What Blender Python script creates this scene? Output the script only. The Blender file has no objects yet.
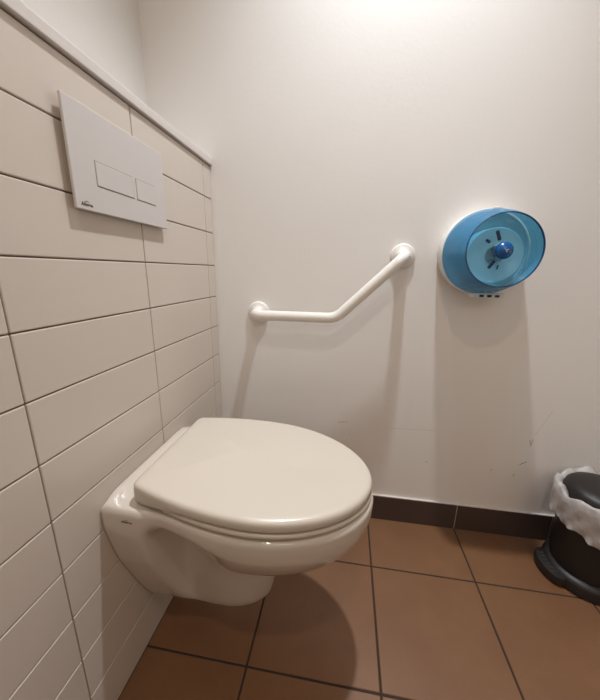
import bpy, bmesh, math, random
from mathutils import Vector, Matrix
random.seed(4)
SC = bpy.context.scene
COL = SC.collection
PI = math.pi

# ------------------------------------------------------------------ helpers
def smooth01(t):
    t = max(0., min(1., t)); return t*t*(3-2*t)
def lerp(a, b, t): return a+(b-a)*t

def obj(name, bm, mats, parent=None, smooth=True, angle=None):
    me = bpy.data.meshes.new(name)
    bmesh.ops.recalc_face_normals(bm, faces=bm.faces[:])
    bm.to_mesh(me); bm.free()
    if not isinstance(mats, (list, tuple)): mats = [mats]
    for m in mats: me.materials.append(m)
    if smooth:
        for p in me.polygons: p.use_smooth = True
        if angle: me.set_sharp_from_angle(angle=math.radians(angle))
    o = bpy.data.objects.new(name, me); COL.objects.link(o)
    if parent: o.parent = parent; o.location = -Vector(parent.location) if parent.type == 'EMPTY' else Vector()
    return o
def thing(name, label, cat, loc):
    o = bpy.data.objects.new(name, None); COL.objects.link(o)
    o.empty_display_size = .05
    o.location = loc; o['label'] = label; o['category'] = cat
    return o
def tag(o, label, cat):
    o['label'] = label; o['category'] = cat; return o
def struct(o, label=None):
    o['kind'] = 'structure'
    if label: o['label'] = label
    return o

def box(bm, lo, hi, mi=0, bev=0, seg=2):
    lo = Vector(lo); hi = Vector(hi)
    r = bmesh.ops.create_cube(bm, size=1, matrix=Matrix.Translation((lo+hi)/2) @ Matrix.Diagonal((*(hi-lo), 1)))
    vs = r['verts']; fs = set(f for v in vs for f in v.link_faces)
    for f in fs: f.material_index = mi
    if bev:
        es = list(set(e for v in vs for e in v.link_edges))
        bmesh.ops.bevel(bm, geom=es, offset=bev, segments=seg, profile=.5, affect='EDGES', material=-1)
    return vs
def loft(bm, rings, closed=True, cap0=False, cap1=False, mi=0):
    vr = [[bm.verts.new(p) for p in r] for r in rings]
    n = len(rings[0])
    for a, b in zip(vr[:-1], vr[1:]):
        for i in range(n if closed else n-1):
            j = (i+1) % n
            f = bm.faces.new((a[i], a[j], b[j], b[i])); f.material_index = mi
    if cap0: bm.faces.new(vr[0]).material_index = mi
    if cap1: bm.faces.new(vr[-1]).material_index = mi
    return vr
def fan(bm, ring, p, mi=0):
    c = bm.verts.new(p); n = len(ring)
    for i in range(n): bm.faces.new((ring[i], ring[(i+1) % n], c)).material_index = mi
def revolve(bm, prof, origin, axis='y', n=64, mi=0, cap0=False, cap1=False, squash=None):
    """prof: (radius, distance along axis)"""
    rings = []
    for r, h in prof:
        ring = []
        for i in range(n):
            a = 2*PI*i/n; c, s = r*math.cos(a), r*math.sin(a)
            p = Vector((c, h, s)) if axis == 'y' else Vector((c, s, h))
            ring.append(Vector(origin)+p)
        rings.append(ring)
    return loft(bm, rings, True, cap0, cap1, mi)
def tube(bm, pts, r, n=20, cap=True):
    pts = [Vector(p) for p in pts]
    rings = []; up = None
    for i, p in enumerate(pts):
        d = (pts[min(i+1, len(pts)-1)]-pts[max(i-1, 0)]).normalized()
        if up is None:
            up = d.orthogonal().normalized()
        up = (up-d*up.dot(d)).normalized(); s = d.cross(up)
        rings.append([p+r*(math.cos(2*PI*k/n)*up+math.sin(2*PI*k/n)*s) for k in range(n)])
    loft(bm, rings, True, cap, cap)
def fillet(P, rad, seg=10):
    P = [Vector(p) for p in P]; out = [P[0]]
    for i in range(1, len(P)-1):
        a, b, c = P[i-1], P[i], P[i+1]
        u = (a-b).normalized(); v = (c-b).normalized()
        ang = u.angle(v); t = rad[i-1]/math.tan(ang/2)
        cen = b+(u+v).normalized()*(rad[i-1]/math.sin(ang/2))
        p0 = b+u*t-cen; p1 = b+v*t-cen; tot = p0.angle(p1); ax = p0.cross(p1).normalized()
        for k in range(seg+1):
            out.append(cen+Matrix.Rotation(tot*k/seg, 3, ax) @ p0)
    out.append(P[-1]); return out
def text_bm(body, size, M, depth=.0003):
    cu = bpy.data.curves.new('lettering', 'FONT'); cu.body = body; cu.size = size
    cu.align_x = 'CENTER'; cu.align_y = 'CENTER'; cu.extrude = depth
    o = bpy.data.objects.new('lettering', cu); COL.objects.link(o)
    bpy.context.view_layer.update()
    me = bpy.data.meshes.new_from_object(o)
    bm = bmesh.new(); bm.from_mesh(me)
    bpy.data.objects.remove(o); bpy.data.meshes.remove(me); bpy.data.curves.remove(cu)
    bm.transform(M); return bm

# ------------------------------------------------------------------ materials
def lin(c):
    return tuple(((v/255)/12.92 if v/255 <= .04045 else ((v/255+.055)/1.055)**2.4) for v in c)+(1,)
def base_mat(name):
    m = bpy.data.materials.new(name); m.use_nodes = True
    return m, m.node_tree, m.node_tree.nodes['Principled BSDF']
def mat(name, col, rough=.5, coat=0, var=0, vscale=30, bump=0, bscale=200, spec=.5, metal=0):
    m, nt, b = base_mat(name)
    b.inputs['Base Color'].default_value = lin(col); b.inputs['Roughness'].default_value = rough
    b.inputs['Coat Weight'].default_value = coat; b.inputs['Coat Roughness'].default_value = .05
    b.inputs['Specular IOR Level'].default_value = spec; b.inputs['Metallic'].default_value = metal
    tc = nt.nodes.new('ShaderNodeTexCoord')
    if var:
        n = nt.nodes.new('ShaderNodeTexNoise'); n.inputs['Scale'].default_value = vscale; n.inputs['Detail'].default_value = 6
        nt.links.new(tc.outputs['Object'], n.inputs['Vector'])
        mx = nt.nodes.new('ShaderNodeMix'); mx.data_type = 'RGBA'
        c = lin(col); mx.inputs[6].default_value = tuple(x*(1-var) for x in c[:3])+(1,)
        mx.inputs[7].default_value = tuple(min(1, x*(1+var)) for x in c[:3])+(1,)
        nt.links.new(n.outputs['Fac'], mx.inputs[0]); nt.links.new(mx.outputs[2], b.inputs['Base Color'])
    if bump:
        n = nt.nodes.new('ShaderNodeTexNoise'); n.inputs['Scale'].default_value = bscale; n.inputs['Detail'].default_value = 4
        nt.links.new(tc.outputs['Object'], n.inputs['Vector'])
        bp = nt.nodes.new('ShaderNodeBump'); bp.inputs['Strength'].default_value = bump; bp.inputs['Distance'].default_value = .002
        nt.links.new(n.outputs['Fac'], bp.inputs['Height']); nt.links.new(bp.outputs['Normal'], b.inputs['Normal'])
    return m

WALL_C = (240, 236, 232)
def wall_paint(name, scuffs=()):
    """eggshell paint, with a few hairline scuffs given as (x0,z0,x1,z1,width) on the wall plane"""
    m = mat(name, WALL_C, .45, 0, .015, 6, .12, 90, .35)
    if not scuffs: return m
    nt = m.node_tree; b = nt.nodes['Principled BSDF']
    src = b.inputs['Base Color'].links[0].from_socket
    tc = nt.nodes.new('ShaderNodeTexCoord')
    sx = nt.nodes.new('ShaderNodeSeparateXYZ')
    nz = nt.nodes.new('ShaderNodeTexNoise'); nz.inputs['Scale'].default_value = 60
    va = nt.nodes.new('ShaderNodeVectorMath'); va.operation = 'MULTIPLY_ADD'
    nt.links.new(tc.outputs['Object'], nz.inputs['Vector'])
    nt.links.new(nz.outputs['Color'], va.inputs[0]); va.inputs[1].default_value = (.004,)*3
    nt.links.new(tc.outputs['Object'], va.inputs[2]); nt.links.new(va.outputs[0], sx.inputs[0])
    def mth(op, a, b_=None, c=None):
        n = nt.nodes.new('ShaderNodeMath'); n.operation = op
        for i, v in enumerate((a, b_, c)):
            if v is None: continue
            if isinstance(v, (int, float)): n.inputs[i].default_value = v
            else: nt.links.new(v, n.inputs[i])
        return n.outputs[0]
    X, Z = sx.outputs['X'], sx.outputs['Z']; tot = None
    for x0, z0, x1, z1, w, k in scuffs:
        x0 += .002; x1 += .002; z0 += .002; z1 += .002
        dx, dz = x1-x0, z1-z0; L = math.hypot(dx, dz); dx /= L; dz /= L
        px = mth('SUBTRACT', X, x0); pz = mth('SUBTRACT', Z, z0)
        al = mth('ADD', mth('MULTIPLY', px, dx), mth('MULTIPLY', pz, dz))
        cl = mth('MINIMUM', mth('MAXIMUM', al, 0.), L)
        ex = mth('SUBTRACT', px, mth('MULTIPLY', cl, dx)); ez = mth('SUBTRACT', pz, mth('MULTIPLY', cl, dz))
        d = mth('SQRT', mth('ADD', mth('MULTIPLY', ex, ex), mth('MULTIPLY', ez, ez)))
        f = mth('MULTIPLY', mth('SUBTRACT', 1., mth('MINIMUM', mth('DIVIDE', d, w), 1.)), k)
        tot = f if tot is None else mth('MAXIMUM', tot, f)
    mx = nt.nodes.new('ShaderNodeMix'); mx.data_type = 'RGBA'
    nt.links.new(tot, mx.inputs[0]); nt.links.new(src, mx.inputs[6]); mx.inputs[7].default_value = lin((92, 80, 72))
    nt.links.new(mx.outputs[2], b.inputs['Base Color'])
    return m

M_paint_scuff = wall_paint('scuffed_wall_paint', [
    (.430, .378, .464, .382, .0014, .7), (.471, .336, .473, .338, .0018, .6),
    (.612, .372, .758, .378, .0010, .35), (.738, .254, .746, .257, .0018, .6),
    (1.050, .371, 1.056, .353, .0026, .55), (1.056, .353, 1.059, .375, .0022, .45),
    (1.036, .281, 1.053, .293, .0022, .85), (1.062, .392, 1.095, .480, .0012, .3),
    (1.024, .236, 1.026, .240, .004, .4), (.950, .249, .953, .252, .004, .3), (.59, .47, .60, .476, .001, .3)])
M_paint = wall_paint('wall_paint')
M_ceil = mat('ceiling_paint', (232, 230, 226), .7, 0, .01, 5)
M_tile = mat('glazed_white_tile', (208, 196, 184), .28, .15, .02, 4)
M_grout = mat('tile_grout', (134, 114, 99), .9, 0, .1, 80)
M_ledge = mat('ledge_white', (214, 206, 200), .4, 0, .01, 9)
M_ftile = None
M_base = mat('baseboard_tile', (74, 60, 55), .42, 0, .06, 20, .05, 120)
M_joint = mat('pale_joint', (196, 180, 168), .8, 0, .05, 60)
M_caulk = mat('paint_bead', (222, 212, 204), .5, 0, .03, 60)
M_ceramic = mat('white_ceramic', (208, 197, 185), .1, .5, .008, 8)
M_seat = mat('white_seat_plastic', (206, 195, 181), .3, .15, .006, 8)
M_black_logo = mat('logo_ink', (70, 60, 56), .5, 0, .05, 90)
M_plate = mat('white_flush_plastic', (206, 199, 195), .35, 0, .008, 10)
M_groove = mat('button_gap', (150, 138, 130), .7, 0, .05, 90)
M_bar = mat('white_powder_coat', (236, 230, 223), .25, .2, .008, 20)
M_dwhite = mat('dispenser_white', (232, 230, 226), .3, 0, .01, 20)
M_knob = mat('deep_blue_plastic', (4, 84, 148), .25, .3, .03, 30)
M_dslot = mat('dark_blue_slot', (22, 52, 84), .5, 0, .05, 60)
M_slot = mat('dark_slot', (40, 40, 52), .6, 0, .05, 60)
M_paper = mat('tissue_paper', (246, 248, 250), .9, 0, .03, 60, .2, 200)
M_faint = mat('faint_print', (140, 150, 165), .6, 0, .03, 90)
M_kwhite = mat('white_print', (220, 232, 240), .5, 0, .02, 90)
M_bin = mat('black_bin_plastic', (34, 30, 29), .45, 0, .08, 40, .1, 300)
M_ped = mat('pedal_rubber', (58, 52, 50), .6, 0, .08, 60)
M_door = mat('door_paint', (214, 208, 200), .45, 0, .01, 5)
M_steel = mat('brushed_steel', (170, 168, 165), .35, 0, .03, 60, metal=1)

def floor_tile_mat():
    m, nt, b = base_mat('brown_floor_tile')
    tc = nt.nodes.new('ShaderNodeTexCoord')
    n = nt.nodes.new('ShaderNodeTexNoise'); n.inputs['Scale'].default_value = 7; n.inputs['Detail'].default_value = 8; n.inputs['Roughness'].default_value = .6
    n2 = nt.nodes.new('ShaderNodeTexNoise'); n2.inputs['Scale'].default_value = 260; n2.inputs['Detail'].default_value = 3
    nt.links.new(tc.outputs['Object'], n.inputs['Vector']); nt.links.new(tc.outputs['Object'], n2.inputs['Vector'])
    r = nt.nodes.new('ShaderNodeValToRGB')
    r.color_ramp.elements[0].position = .3; r.color_ramp.elements[0].color = lin(FT[0])
    r.color_ramp.elements[1].position = .7; r.color_ramp.elements[1].color = lin(FT[1])
    mx = nt.nodes.new('ShaderNodeMix'); mx.data_type = 'FLOAT'; mx.inputs[0].default_value = .3
    nt.links.new(n.outputs['Fac'], mx.inputs[2]); nt.links.new(n2.outputs['Fac'], mx.inputs[3])
    nt.links.new(mx.outputs[0], r.inputs['Fac']); nt.links.new(r.outputs['Color'], b.inputs['Base Color'])
    b.inputs['Roughness'].default_value = .42
    bp = nt.nodes.new('ShaderNodeBump'); bp.inputs['Strength'].default_value = .06; bp.inputs['Distance'].default_value = .002
    nt.links.new(n2.outputs['Fac'], bp.inputs['Height']); nt.links.new(bp.outputs['Normal'], b.inputs['Normal'])
    return m
FT = ((115, 80, 54), (129, 91, 62))
M_ftile = floor_tile_mat()
M_fgrout = mat('floor_grout', (58, 44, 36), .9, 0, .12, 90)

def blue_mat(name, tint, diff, a):
    m, nt, b = base_mat(name); nt.nodes.remove(b)
    out = nt.nodes['Material Output']
    t = nt.nodes.new('ShaderNodeBsdfTransparent'); t.inputs[0].default_value = tint
    d = nt.nodes.new('ShaderNodeBsdfPrincipled'); d.inputs['Base Color'].default_value = diff; d.inputs['Roughness'].default_value = .2
    tc = nt.nodes.new('ShaderNodeTexCoord'); n = nt.nodes.new('ShaderNodeTexNoise'); n.inputs['Scale'].default_value = 40
    nt.links.new(tc.outputs['Object'], n.inputs['Vector'])
    mr = nt.nodes.new('ShaderNodeMapRange'); mr.inputs['To Min'].default_value = a-.03; mr.inputs['To Max'].default_value = a+.03
    nt.links.new(n.outputs['Fac'], mr.inputs['Value'])
    mx = nt.nodes.new('ShaderNodeMixShader'); nt.links.new(mr.outputs[0], mx.inputs[0])
    nt.links.new(t.outputs[0], mx.inputs[1]); nt.links.new(d.outputs[0], mx.inputs[2]); nt.links.new(mx.outputs[0], out.inputs['Surface'])
    return m
M_blue = blue_mat('translucent_blue_plastic', (.26, .70, .96, 1), lin((76, 140, 182)), .58)
M_blueface = blue_mat('clear_blue_window', (.62, .90, 1, 1), lin((120, 190, 226)), .2)
M_bluerim = mat('blue_rim', (20, 72, 118), .25, .2, .02, 40)
def liner_mat():
    m, nt, b = base_mat('white_film')
    out = nt.nodes['Material Output']
    b.inputs['Base Color'].default_value = lin((214, 208, 204)); b.inputs['Roughness'].default_value = .3
    tr = nt.nodes.new('ShaderNodeBsdfTransparent'); mx = nt.nodes.new('ShaderNodeMixShader')
    tc = nt.nodes.new('ShaderNodeTexCoord'); n = nt.nodes.new('ShaderNodeTexNoise'); n.inputs['Scale'].default_value = 45
    nt.links.new(tc.outputs['Object'], n.inputs['Vector'])
    mr = nt.nodes.new('ShaderNodeMapRange'); mr.inputs['To Min'].default_value = .45; mr.inputs['To Max'].default_value = .95
    nt.links.new(n.outputs['Fac'], mr.inputs['Value']); nt.links.new(mr.outputs[0], mx.inputs[0])
    nt.links.new(tr.outputs[0], mx.inputs[1]); nt.links.new(b.outputs[0], mx.inputs[2]); nt.links.new(mx.outputs[0], out.inputs['Surface'])
    return m
M_liner = liner_mat()

# ------------------------------------------------------------------ the room
RX0, RX1, RY0, RY1, RZ = -.19, 1.48, -2.3, 0., 2.48
T = .3055                                   # floor tile module
bm = bmesh.new()
box(bm, (RX0-.1, RY0-.1, -.06), (RX1+.1, .1, -.0022), 1)
gx0 = .5572-T*3; gy0 = -.2071+T
g = .0024
for i in range(0, 9):
    for j in range(0, 10):
        x0, x1 = gx0+i*T+g, gx0+(i+1)*T-g
        y1, y0 = gy0-j*T-g, gy0-(j+1)*T+g
        x0 = max(x0, .0); x1 = min(x1, RX1); y1 = min(y1, -.0); y0 = max(y0, RY0)
        if x1-x0 < .01 or y1-y0 < .01: continue
        box(bm, (x0, y0, -.02), (x1, y1, 0), 0, .0012, 1)
struct(obj('floor', bm, [M_ftile, M_fgrout], None, False))

bm = bmesh.new(); box(bm, (RX0-.1, .0, -.06), (RX1+.1, .1, RZ+.05))
struct(obj('wall_back', bm, M_paint_scuff, None, False))
bm = bmesh.new(); box(bm, (RX0-.1, RY0, -.06), (RX0, 0, RZ+.05))
struct(obj('wall_left', bm, M_paint, None, False))
bm = bmesh.new(); box(bm, (RX1, RY0, -.06), (RX1+.1, 0, RZ+.05))
struct(obj('wall_right', bm, M_paint, None, False))
bm = bmesh.new(); box(bm, (RX0-.1, RY0-.1, -.06), (RX1+.1, RY0, RZ+.05))
struct(obj('wall_front', bm, M_paint, None, False))
bm = bmesh.new(); box(bm, (RX0-.1, RY0-.1, RZ), (RX1+.1, .1, RZ+.1))
struct(obj('ceiling', bm, M_ceil, None, False))
# door in the right wall, behind the camera
bm = bmesh.new(); box(bm, (RX1-.03, -2.06, .005), (RX1, -1.16, 2.05), 0, .004)
d = struct(obj('door_1', bm, M_door, None, False))
bm = bmesh.new(); tube(bm, fillet([(RX1-.03, -1.98, 1.02), (RX1-.08, -1.98, 1.02), (RX1-.08, -1.86, 1.02)], [.015]), .009)
obj('door_handle', bm, M_steel, d)
bm = bmesh.new()
for lo, hi in (((RX1-.02, -2.13, 0), (RX1, -2.06, 2.12)), ((RX1-.02, -1.16, 0), (RX1, -1.09, 2.12)), ((RX1-.02, -2.06, 2.05), (RX1, -1.16, 2.12))):
    box(bm, lo, hi, 0, .003)
struct(obj('trim_1', bm, M_door, None, False))
# made-up window behind the camera, added to go with the fill light
WX0, WX1, WZ0, WZ1 = .55, 1.37, 1.62, 2.28
bm = bmesh.new(); box(bm, (WX0, RY0, WZ0), (WX1, RY0+.02, WZ1), 0)
wn = struct(obj('added_window_1', bm, mat('added_window_pane', (220, 226, 230), .5, 0, .01, 60), None, False))
bm = bmesh.new()
for lo, hi in (((WX0-.05, RY0, WZ0-.05), (WX0, RY0+.03, WZ1+.05)), ((WX1, RY0, WZ0-.05), (WX1+.05, RY0+.03, WZ1+.05)),
               ((WX0, RY0, WZ0-.05), (WX1, RY0+.03, WZ0)), ((WX0, RY0, WZ1), (WX1, RY0+.03, WZ1+.05))):
    box(bm, lo, hi, 0, .003)
obj('added_window_frame', bm, M_door, wn, False)

# half-height tiled cistern wall
ZT = .006; YJ = [-.0012, -.053, -.3644]
while YJ[-1] > RY0: YJ.append(YJ[-1]-.3)
bm = bmesh.new()
box(bm, (RX0, RY0, -.02), (-.0035, 0, 1.1995), 1)
gw = .0011
for k in range(12):
    z0, z1 = ZT+.1*k+gw, ZT+.1*(k+1)-gw
    if k == 0: z0 = .001
    z1 = min(z1, 1.199)
    for a, b in zip(YJ[:-1], YJ[1:]):
        b = max(b, RY0)
        box(bm, (-.012, b+gw, z0), (0, a-gw, z1), 0, .0016, 2)
struct(obj('wall_cistern', bm, [M_tile, M_grout], None, False))
bm = bmesh.new(); box(bm, (RX0, RY0, 1.2015), (.0072, -.0006, 1.2212), 0, .002, 2)
struct(obj('trim_2', bm, M_ledge, None, False))

# baseboard tiles along the back wall
bm = bmesh.new()
ZB = .0985; xs = [.0005]+[.5572+T*k for k in range(-1, 5)]
xs = [x for x in xs if x < RX1]+[RX1]
for a, b in zip(xs[:-1], xs[1:]):
    box(bm, (a+.0012, -.0085, .0005), (b-.0012, -.0002, ZB), 0, .0012, 2)
box(bm, (.0005, -.0068, .0005), (RX1, -.0002, ZB-.001), 1)
v = box(bm, (.0005, -.0075, ZB), (RX1, -.0002, ZB+.0035), 2, .0012, 2)
struct(obj('baseboard_back', bm, [M_base, M_joint, M_caulk], None, False))

# ------------------------------------------------------------------ toilet
Y0 = -.4192
toilet = thing('toilet', 'white ceramic wall-hung toilet with closed lid, fixed to the white tiled wall', 'toilet', (0, Y0, 0))

def interp(keys, z):
    ks = keys
    if z <= ks[0][0]: return ks[0][1:]
    if z >= ks[-1][0]: return ks[-1][1:]
    for i in range(len(ks)-1):
        if ks[i][0] <= z <= ks[i+1][0]: break
    a, b = ks[i], ks[i+1]; h = b[0]-a[0]; t = (z-a[0])/h
    out = []
    for c in range(1, len(a)):
        d = (b[c]-a[c])/h
        dm = (a[c]-ks[i-1][c])/(a[0]-ks[i-1][0]) if i > 0 else d
        dp = (ks[i+2][c]-b[c])/(ks[i+2][0]-b[0]) if i+2 < len(ks) else d
        m0 = 0 if dm*d <= 0 else 2*dm*d/(dm+d)
        m1 = 0 if dp*d <= 0 else 2*dp*d/(dp+d)
        out.append((2*t**3-3*t*t+1)*a[c]+(t**3-2*t*t+t)*h*m0+(-2*t**3+3*t*t)*b[c]+(t**3-t*t)*h*m1)
    return out
# height: half-width at wall, half-width at neck, half-width of bowl, x of widest, x of tip
KEY = [(.113, .046, .045, .046, .17, .258), (.118, .055, .053, .055, .18, .280), (.130, .063, .059, .063, .185, .290), (.15, .073, .061, .069, .188, .295),
       (.19, .090, .063, .074, .19, .303), (.235, .108, .065, .079, .195, .312), (.27, .121, .067, .085, .20, .336), (.295, .130, .068, .094, .215, .376),
       (.315, .137, .069, .112, .232, .420), (.335, .1425, .070, .132, .247, .457), (.36, .1485, .074, .152, .258, .485), (.385, .154, .086, .165, .264, .501),
       (.405, .158, .118, .173, .268, .509), (.42, .1595, .144, .177, .269, .5125), (.44, .160, .156, .1785, .27, .515), (.465, .159, .158, .1785, .27, .515)]
def half_profile(p, n, b, xm, t, ne=1.04):
    pts = []
    for x in (.0, .006, .014, .022, .03, .038, .046, .054, .062, .068): pts.append((x, p))
    for k in range(1, 15):
        s = k/14; pts.append((.072+.046*s, lerp(p, n, smooth01(s))))
    for k in range(1, 19):
        s = k/18; pts.append((.118+(xm-.118)*s, lerp(n, b, math.sin(s*PI/2)**1.25)))
    for k in range(1, 29):
        a = PI/2*k/28; pts.append((xm+(t-xm)*math.sin(a), b*max(0, math.cos(a))**ne))
    return pts
def loop(half):
    L = [(x, Y0-w) for x, w in half]
    L += [(x, Y0+w) for x, w in half[-2::-1]]
    w0 = half[0][1]
    L += [(0., Y0+w0*(1-2*k/12)) for k in range(1, 12)]
    return L
def zmap(x, z):
    f = smooth01((z-.22)/.16)
    return z-.05*x*f
def ridge(x, y=-.4192): return .012*(1-smooth01((x-.020)/.018))*(1-smooth01((abs(y+.4192)-.118)/.044))
bm = bmesh.new(); rings = []
zs = [.113+.001*i for i in (0, 1, 3, 6, 10, 15, 21, 28, 36)]+[.150+i*(.4505-.150)/60 for i in range(61)]
for z in zs:
    L = loop(half_profile(*interp(KEY, z)))
    rings.append([(max(x, 0)+.001, y, zmap(x, z)+ridge(x, y)*smooth01((z-.43)/.03)) for x, y in L])
Ltop = loop(half_profile(*interp(KEY, .465)))
def inset(L, i, xc=.27):
    return [(xc+(x-xc)*(1-i/.24), Y0+(y-Y0)*(1-i/.17)) for x, y in L]
for i, dz in ((.0008, .4540), (.0022, .4570), (.0042, .4595), (.0072, .4610), (.012, .4615), (.018, .4615), (.024, .4615), (.03, .4615), (.036, .4615), (.042, .4615), (.05, .461), (.06, .455), (.075, .40), (.10, .34), (.13, .31), (.155, .30)):
    L = inset(Ltop, i)
    rings.append([(x+.001, y, zmap(x, dz)+ridge(x, y)) for x, y in L])
vr = loft(bm, rings, True, True, False)
fan(bm, vr[-1], (.27, Y0, .29))
bowl = obj('bowl', bm, M_ceramic, toilet, True)

# seat and lid
def lid_half(xb, a, b, xm, xt, n, corner=.012):
    pts = [(xb, a*k/6*.88) for k in range(0, 7)]
    def w(x):
        t = (xm-x)/(xm-xb); return b-(b-a)*t*t
    w0 = pts[-1][1]
    xc = xb+corner
    for k in range(1, 9):
        s = k/8*PI/2
        pts.append((xc-corner*math.cos(s), w0+(w(xc)-w0)*math.sin(s)))
    for k in range(1, 25): x = lerp(xc, xm, k/24); pts.append((x, w(x)))
    for k in range(1, 37):
        s = PI/2*k/36; pts.append((xm+(xt-xm)*math.sin(s), b*max(0, math.cos(s))**n))
    return pts
def lid_loop(h):
    return [(x, Y0-w) for x, w in h]+[(x, Y0+w) for x, w in h[-2:0:-1]]
LH = lid_half(.054, .1385, .1761, .2693, .5109, 1.0444)
LL = lid_loop(LH)
def lid_z(x): return .4865-.0637*x
def skirt(x): return .017*(1-smooth01((x-.055)/.13))      # the lid's side wall is deeper near the hinges
def lid_rings(prof, L, zf, xc=.28):
    return [[(xc+(x-xc)*(1-i/.23), Y0+(y-Y0)*(1-i/.176), zf(x)+dz-skirt(x)*max(0, 1-max(0, dz-.003)/.010)) for x, y in L] for i, dz in prof]
bm = bmesh.new()
vr = loft(bm, lid_rings([(.12, .006), (.02, .006), (.012, .001), (.003, 0), (.001, .0008), (0, .003), (.0003, .010), (.0012, .0148), (.0034, .0180), (.0066, .0199), (.011, .0209), (.020, .0214), (.045, .0217), (.08, .0222), (.12, .0225), (.165, .0226)], LL, lid_z))
fan(bm, vr[-1], (.28, Y0, lid_z(.28)+.0226)); fan(bm, vr[0], (.28, Y0, lid_z(.28)+.006))
obj('lid', bm, M_seat, toilet, True)
SH = lid_half(.115, .149, .1757, .2693, .5118, 1.04, .02); SL = lid_loop(SH)
def seat_z(x): return .4665-.0515*x
def seat_t(x): return lid_z(x)-skirt(x)-.0026-seat_z(x)
rings = []
for i, s in ((.07, .1), (.02, .06), (.007, .06), (.0025, .1), (0, .28), (0, .58), (.0022, .76), (.007, .82), (.014, .82), (.02, 1), (.06, .95), (.07, .7), (.07, .1)):
    rings.append([(.28+(x-.28)*(1-i/.23), Y0+(y-Y0)*(1-i/.176), seat_z(x)+s*seat_t(x)) for x, y in SL])
bm = bmesh.new(); loft(bm, rings); obj('seat', bm, M_seat, toilet, True)
for sy in (-1, 1):                              # hinge posts under the lid's back edge
    bm = bmesh.new()
    revolve(bm, [(.010, .4585), (.010, .470), (.008, .472)], (.078, Y0+sy*.078, 0), 'z', 24, 0, True, True)
    obj('hinge', bm, M_seat, toilet, True, 40)
# maker's mark on the near flank of the bowl
def logo(parent, M, w, name='logo'):
    bm = text_bm('Alterna', w/3.35, M)
    rb = bmesh.new()                            # the little arch over the middle letters
    a = [(-.16*w+.32*w*k/10, .115*w+.075*w*math.sin(PI*k/10)) for k in range(11)]
    lo = [rb.verts.new((x, y-.018*w, .0003)) for x, y in a]; hi = [rb.verts.new((x, y+.018*w, .0003)) for x, y in a]
    for k in range(10): rb.faces.new((lo[k], lo[k+1], hi[k+1], hi[k]))
    rb.transform(M); me = bpy.data.meshes.new('tmp'); rb.to_mesh(me); rb.free(); bm.from_mesh(me); bpy.data.meshes.remove(me)
    return obj(name, bm, M_black_logo, parent, False)
ex, ez = Vector((1, 0, -.04)).normalized(), Vector((0, 0, 1))
nrm = Vector((0, -1, 0)); ez = nrm.cross(ex)
M = Matrix(((ex.x, ez.x, nrm.x, .0535), (ex.y, ez.y, nrm.y, Y0-.1602), (ex.z, ez.z, nrm.z, .4345), (0, 0, 0, 1)))
logo(toilet, M, .025)

# ------------------------------------------------------------------ flush plate
fp = thing('flush_plate', 'white rectangular dual-button flush plate on the tiled wall above the toilet', 'flush plate', (0, -.41, .984))
py0, py1, pz0, pz1 = -.5385, -.2870, .9835, 1.1405
bm = bmesh.new(); box(bm, (.0075, py0, pz0), (.0125, py1, pz1), 0, .0014, 3)
box(bm, (.0004, py0+.012, pz0+.012), (.0080, py1-.012, pz1-.012), 0)
obj('plate', bm, M_plate, fp, False)
for y0, y1 in ((-.4890, -.3972), (-.3868, -.3273)):
    z0, z1 = 1.0268, 1.0642
    bm = bmesh.new(); box(bm, (.0115, y0-.0012, z0-.0012), (.0127, y1+.0012, z1+.0012), 1)
    box(bm, (.0115, y0, z0), (.0136, y1, z1), 0, .0008, 2)
    obj('flush_button', bm, [M_plate, M_groove], fp, False)
M = Matrix(((0, 0, 1, .0127), (1, 0, 0, -.5175), (0, 1, 0, .9922), (0, 0, 0, 1)))
logo(fp, M, .026)

# ------------------------------------------------------------------ grab bar
BL = (.147, .757); BR = (.595, .941); BD = .070
gb = thing('grab_bar', 'white bent grab bar with two round wall flanges, on the plain wall beside the toilet', 'grab bar', (.37, 0, .757))
for cx, cz in (BL, BR):
    bm = bmesh.new()
    vr = revolve(bm, [(.036, 0), (.036, -.006), (.0345, -.0085), (.031, -.010), (.021, -.012), (.018, -.016), (.0165, -.02)], (cx, 0, cz), 'y', 48, 0, True, True)
    obj('mounting_flange', bm, M_bar, gb, True, 50)
bm = bmesh.new()
P = [(BL[0], -.008, BL[1]), (BL[0], -BD, BL[1]), (.407, -BD, BL[1]), (BR[0], -BD, BR[1]), (BR[0], -.008, BR[1])]
tube(bm, fillet(P, [.034, .06, .034], 12), .0158, 28)
obj('rail', bm, M_bar, gb, True, 50)

# ------------------------------------------------------------------ toilet paper dispenser
DX, DZ = .8132, .9503
dp = thing('toilet_paper_dispenser', 'round translucent blue toilet paper dispenser mounted on the wall', 'toilet paper dispenser', (DX, 0, DZ-.115))
O = (DX, 0, DZ)
def lean(bm):                               # the cover's axis leans a little off the wall's normal
    for v in bm.verts: v.co.x -= .007*(1+v.co.y/.143)
    return bm
bm = bmesh.new()
revolve(bm, [(.1095, 0), (.1130, -.004), (.1145, -.036), (.1135, -.041), (.107, -.042), (.104, -.038), (.02, -.036)], O, 'y', 96, 0, True, True)
revolve(bm, [(.021, -.036), (.021, -.046), (.018, -.048)], O, 'y', 40, 0, False, True)
obj('base', lean(bm), M_dwhite, dp, True, 40)
bm = bmesh.new()
revolve(bm, [(.1120, -.0425), (.1115, -.052), (.1070, -.080), (.0990, -.112), (.0935, -.131), (.0895, -.139)], O, 'y', 96)
cov = obj('cover', lean(bm), M_blue, dp, True, 40)
bm = bmesh.new()
revolve(bm, [(.0895, -.138), (.0900, -.141), (.0890, -.1432), (.0872, -.1434), (.0864, -.141), (.0868, -.138)], O, 'y', 96)
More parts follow.
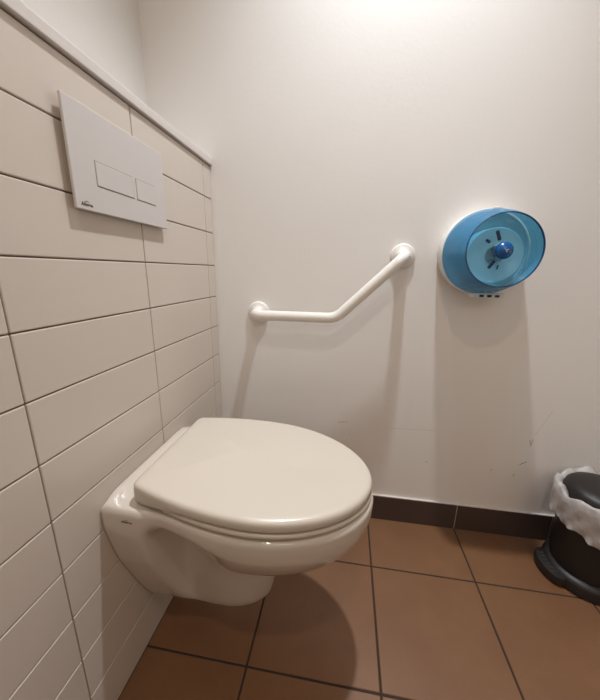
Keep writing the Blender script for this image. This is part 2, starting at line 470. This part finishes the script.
obj('rim', bm, M_bluerim, cov, True, 50).location = (0, 0, 0)
bm = bmesh.new()
revolve(bm, [(.0868, -.1405), (.082, -.137), (.068, -.129), (.050, -.122), (.034, -.119), (.0205, -.118)], O, 'y', 96)
obj('window', bm, M_blueface, cov, True, 50).location = (0, 0, 0)
bm = bmesh.new()
prof = [(.0165, -.117), (.0165, -.132), (.0205, -.134)]+[(.0212*math.cos(a), -.135-.016*math.sin(a)) for a in [PI/2*k/8 for k in range(1, 8)]]
vr = revolve(bm, prof, (DX+.001, 0, DZ), 'y', 48, 0, True, True)
noz = obj('nozzle', bm, M_knob, dp, True, 50)
bm = bmesh.new()
for k, r in enumerate((0, 2.1, 4.2)):
    c = Vector((DX+.001+.0028*math.cos(r+.5), -.1512, DZ+.0028*math.sin(r+.5)))
    M = Matrix.Translation(c) @ Matrix.Rotation(-(r+.5), 4, 'Y')
    bmesh.ops.create_cube(bm, size=1, matrix=M @ Matrix.Diagonal((.0034, .001, .0016, 1)))
obj('nozzle_mark', bm, M_kwhite, noz, False).location = (0, 0, 0)
for ang, r0, r1, w in ((112, .027, .052, .0075), (148, .038, .050, .0065), (238, .028, .050, .0075), (262, .034, .046, .003)):
    a = math.radians(ang); rc = (r0+r1)/2
    M = Matrix.Translation((DX+.004+rc*math.cos(a), -.1215, DZ+rc*math.sin(a))) @ Matrix.Rotation(-a, 4, 'Y')
    bm = bmesh.new(); bmesh.ops.create_cube(bm, size=1, matrix=M @ Matrix.Diagonal((r1-r0, .004, w, 1)))
    bmesh.ops.bevel(bm, geom=bm.edges[:], offset=.001, segments=2, affect='EDGES')
    obj('window_slot', bm, M_dslot, dp, True, 40)
bm = bmesh.new()
box(bm, (DX-.006, -.060, DZ+.1085), (DX+.012, -.036, DZ+.1150), 0, .002)
obj('lock', bm, M_dwhite, dp, False)
bm = bmesh.new()
box(bm, (DX-.030, -.072, DZ-.1205), (DX+.050, -.036, DZ-.1080), 0, .002)
lt = obj('latch', bm, M_dwhite, dp, False)
for k in range(3):
    bm = bmesh.new(); x = DX-.014+.020*k
    box(bm, (x, -.0732, DZ-.1190), (x+.0115, -.070, DZ-.1125), 0, .0006)
    obj('latch_slot', bm, M_slot, lt, True, 40).location = (0, 0, 0)
Mt = Matrix(((1, 0, 0, DX+.004), (0, .42, -.9, -.1345), (0, .9, .42, DZ+.068), (0, 0, 0, 1)))
obj('logo', text_bm('Tork', .0115, Mt), M_faint, dp, False)
Mt = Matrix(((1, 0, 0, DX+.002), (0, .42, -.9, -.1300), (0, .9, .42, DZ+.058), (0, 0, 0, 1)))
obj('logo', text_bm('SmartOne', .0045, Mt), M_faint, dp, False)
# the roll inside
bm = bmesh.new()
revolve(bm, [(.024, -.0485), (.068, -.0485), (.070, -.050), (.070, -.091), (.068, -.093), (.024, -.093), (.024, -.0485)], (DX+.002, 0, DZ-.010), 'y', 72)
tag(obj('toilet_paper_roll', lean(bm), M_paper, None, True, 40), 'white toilet paper roll inside the blue dispenser', 'toilet paper')

# ------------------------------------------------------------------ pedal bin
BX, BY = 1.196, -.126
bn = thing('pedal_bin', 'black plastic pedal bin with white liner on the floor by the dark baseboard', 'trash bin', (BX, BY, 0))
Ob = (BX, BY, 0)
bm = bmesh.new()
revolve(bm, [(.080, .012), (.084, .03), (.0885, .12), (.094, .255), (.096, .258), (.096, .266), (.091, .266), (.088, .25), (.08, .03)], Ob, 'z', 64, 0, True, True)
obj('body', bm, M_bin, bn, True, 40)
bm = bmesh.new()
revolve(bm, [(.096, 0), (.101, .004), (.101, .03), (.098, .037), (.090, .044), (.082, .046)], Ob, 'z', 64, 0, True, True)
obj('foot_ring', bm, M_bin, bn, True, 40)
bm = bmesh.new()
revolve(bm, [(.091, .268), (.0915, .285), (.089, .296), (.08, .305), (.06, .312), (.03, .3155), (.008, .316)], Ob, 'z', 64, 0, True, True)
obj('lid', bm, M_bin, bn, True, 40)
# foot pedal pointing out of the ring, towards the toilet
pd = math.radians(183); ux, uy = math.cos(pd), math.sin(pd)
Mp = Matrix(((ux, -uy, 0, BX), (uy, ux, 0, BY), (0, 0, 1, 0), (0, 0, 0, 1)))
bm = bmesh.new()
out = [(.085, -.056)]+[(.093+.031*math.cos(a), .056*math.sin(a)) for a in [(-PI/2+PI*k/20) for k in range(21)]]+[(.085, .056)]
rings = [[Mp @ Vector((.09+(x-.09)*s, y*s, z)) for x, y in out] for s, z in ((.96, .010), (1, .013), (1, .030), (.96, .034), (.9, .035))]
loft(bm, rings, True, True, True)
ped = obj('pedal', bm, M_bin, bn, True, 40)
bm = bmesh.new()
for k in range(6):
    y = -.032+.0128*k; bmesh.ops.create_cube(bm, size=1, matrix=Mp @ Matrix.Translation((.1035, y, .0353)) @ Matrix.Diagonal((.018, .005, .0016, 1)))
obj('pedal_grip', bm, M_ped, ped, False).location = (0, 0, 0)
# liner folded over the rim
bm = bmesh.new(); n = 120; rings = []
def bag(a, k):
    w = .0035*math.sin(9*a+1.3)+.0025*math.sin(17*a+k*1.7)+.0018*math.sin(31*a-k*2.3)
    return w
prof = [(.085, .22), (.0895, .262), (.0945, .275), (.1045, .285), (.110, .283), (.110, .268), (.1085, .250), (.1075, .234), (.107, .220), (.1065, .21)]
for k, (r, z) in enumerate(prof):
    ring = []
    for i in range(n):
        a = 2*PI*i/n; f = max(0, min(1, (k-2)/6))
        drop = f*(.028*math.sin(a-2.6)+.010*math.sin(3*a+.4)+.004*math.sin(13*a))
        rr = r+bag(a, k)*(.25 if k < 2 else 1)*(.4+.6*f)+(.0035 if k >= 3 else 0)
        zz = z+(.009*math.sin(5*a+.7)+.005*math.sin(11*a))*(1 if 2 <= k <= 4 else .3)*(k >= 2)+(.012 if 2 <= k <= 4 else .004)*max(0, math.cos(a-PI))*(k >= 2)+drop*(-1)
        ring.append((BX+rr*math.cos(a), BY+rr*math.sin(a), zz))
    rings.append(ring)
loft(bm, rings)
tag(obj('bin_liner', bm, M_liner, None, True), 'crumpled white plastic liner folded over the rim of the black bin', 'bin liner')

# ------------------------------------------------------------------ lights
def downlight(loc, power, col, cone, blend, radius=.035):
    l = bpy.data.lights.new('ceiling_lamp', 'SPOT'); l.energy = power; l.color = col
    l.spot_size = math.radians(cone); l.spot_blend = blend; l.shadow_soft_size = radius
    o = bpy.data.objects.new('ceiling_lamp', l); COL.objects.link(o); o.location = loc; return o
downlight((.56, -.25, RZ-.03), 107, (.94, 1, 1.06), 85, 1)
downlight((.50, -1.35, RZ-.03), 27, (1, .90, .80), 120, 1, .05)
# soft fill light added at the made-up window to brighten the back wall
l = bpy.data.lights.new('fill_light', 'AREA'); l.shape = 'RECTANGLE'; l.size = WX1-WX0-.02; l.size_y = WZ1-WZ0-.02
l.energy = 5.8; l.color = (1, .87, .73)
o = bpy.data.objects.new('fill_light', l); COL.objects.link(o)
o.location = ((WX0+WX1)/2, RY0+.035, (WZ0+WZ1)/2); o.rotation_euler = (PI/2, 0, 0)
w = bpy.data.worlds.new('world'); SC.world = w; w.use_nodes = True
w.node_tree.nodes['Background'].inputs[0].default_value = (0, 0, 0, 1)

# ------------------------------------------------------------------ camera
cd = bpy.data.cameras.new('camera'); cam = bpy.data.objects.new('camera', cd); COL.objects.link(cam)
cam.rotation_mode = 'XYZ'; cam.rotation_euler = (1.31952, -.01596, .15347); cam.location = (.4376, -1.0001, .8930)
cd.sensor_fit = 'VERTICAL'; cd.sensor_height = 24; cd.lens = 24*307.28/700; cd.shift_x = .5/700
cd.clip_start = .02
SC.camera = cam
vs = SC.view_settings
vs.view_transform = 'Standard'; vs.look = 'None'; vs.gamma = 1; vs.use_curve_mapping = False
vs.exposure = .03
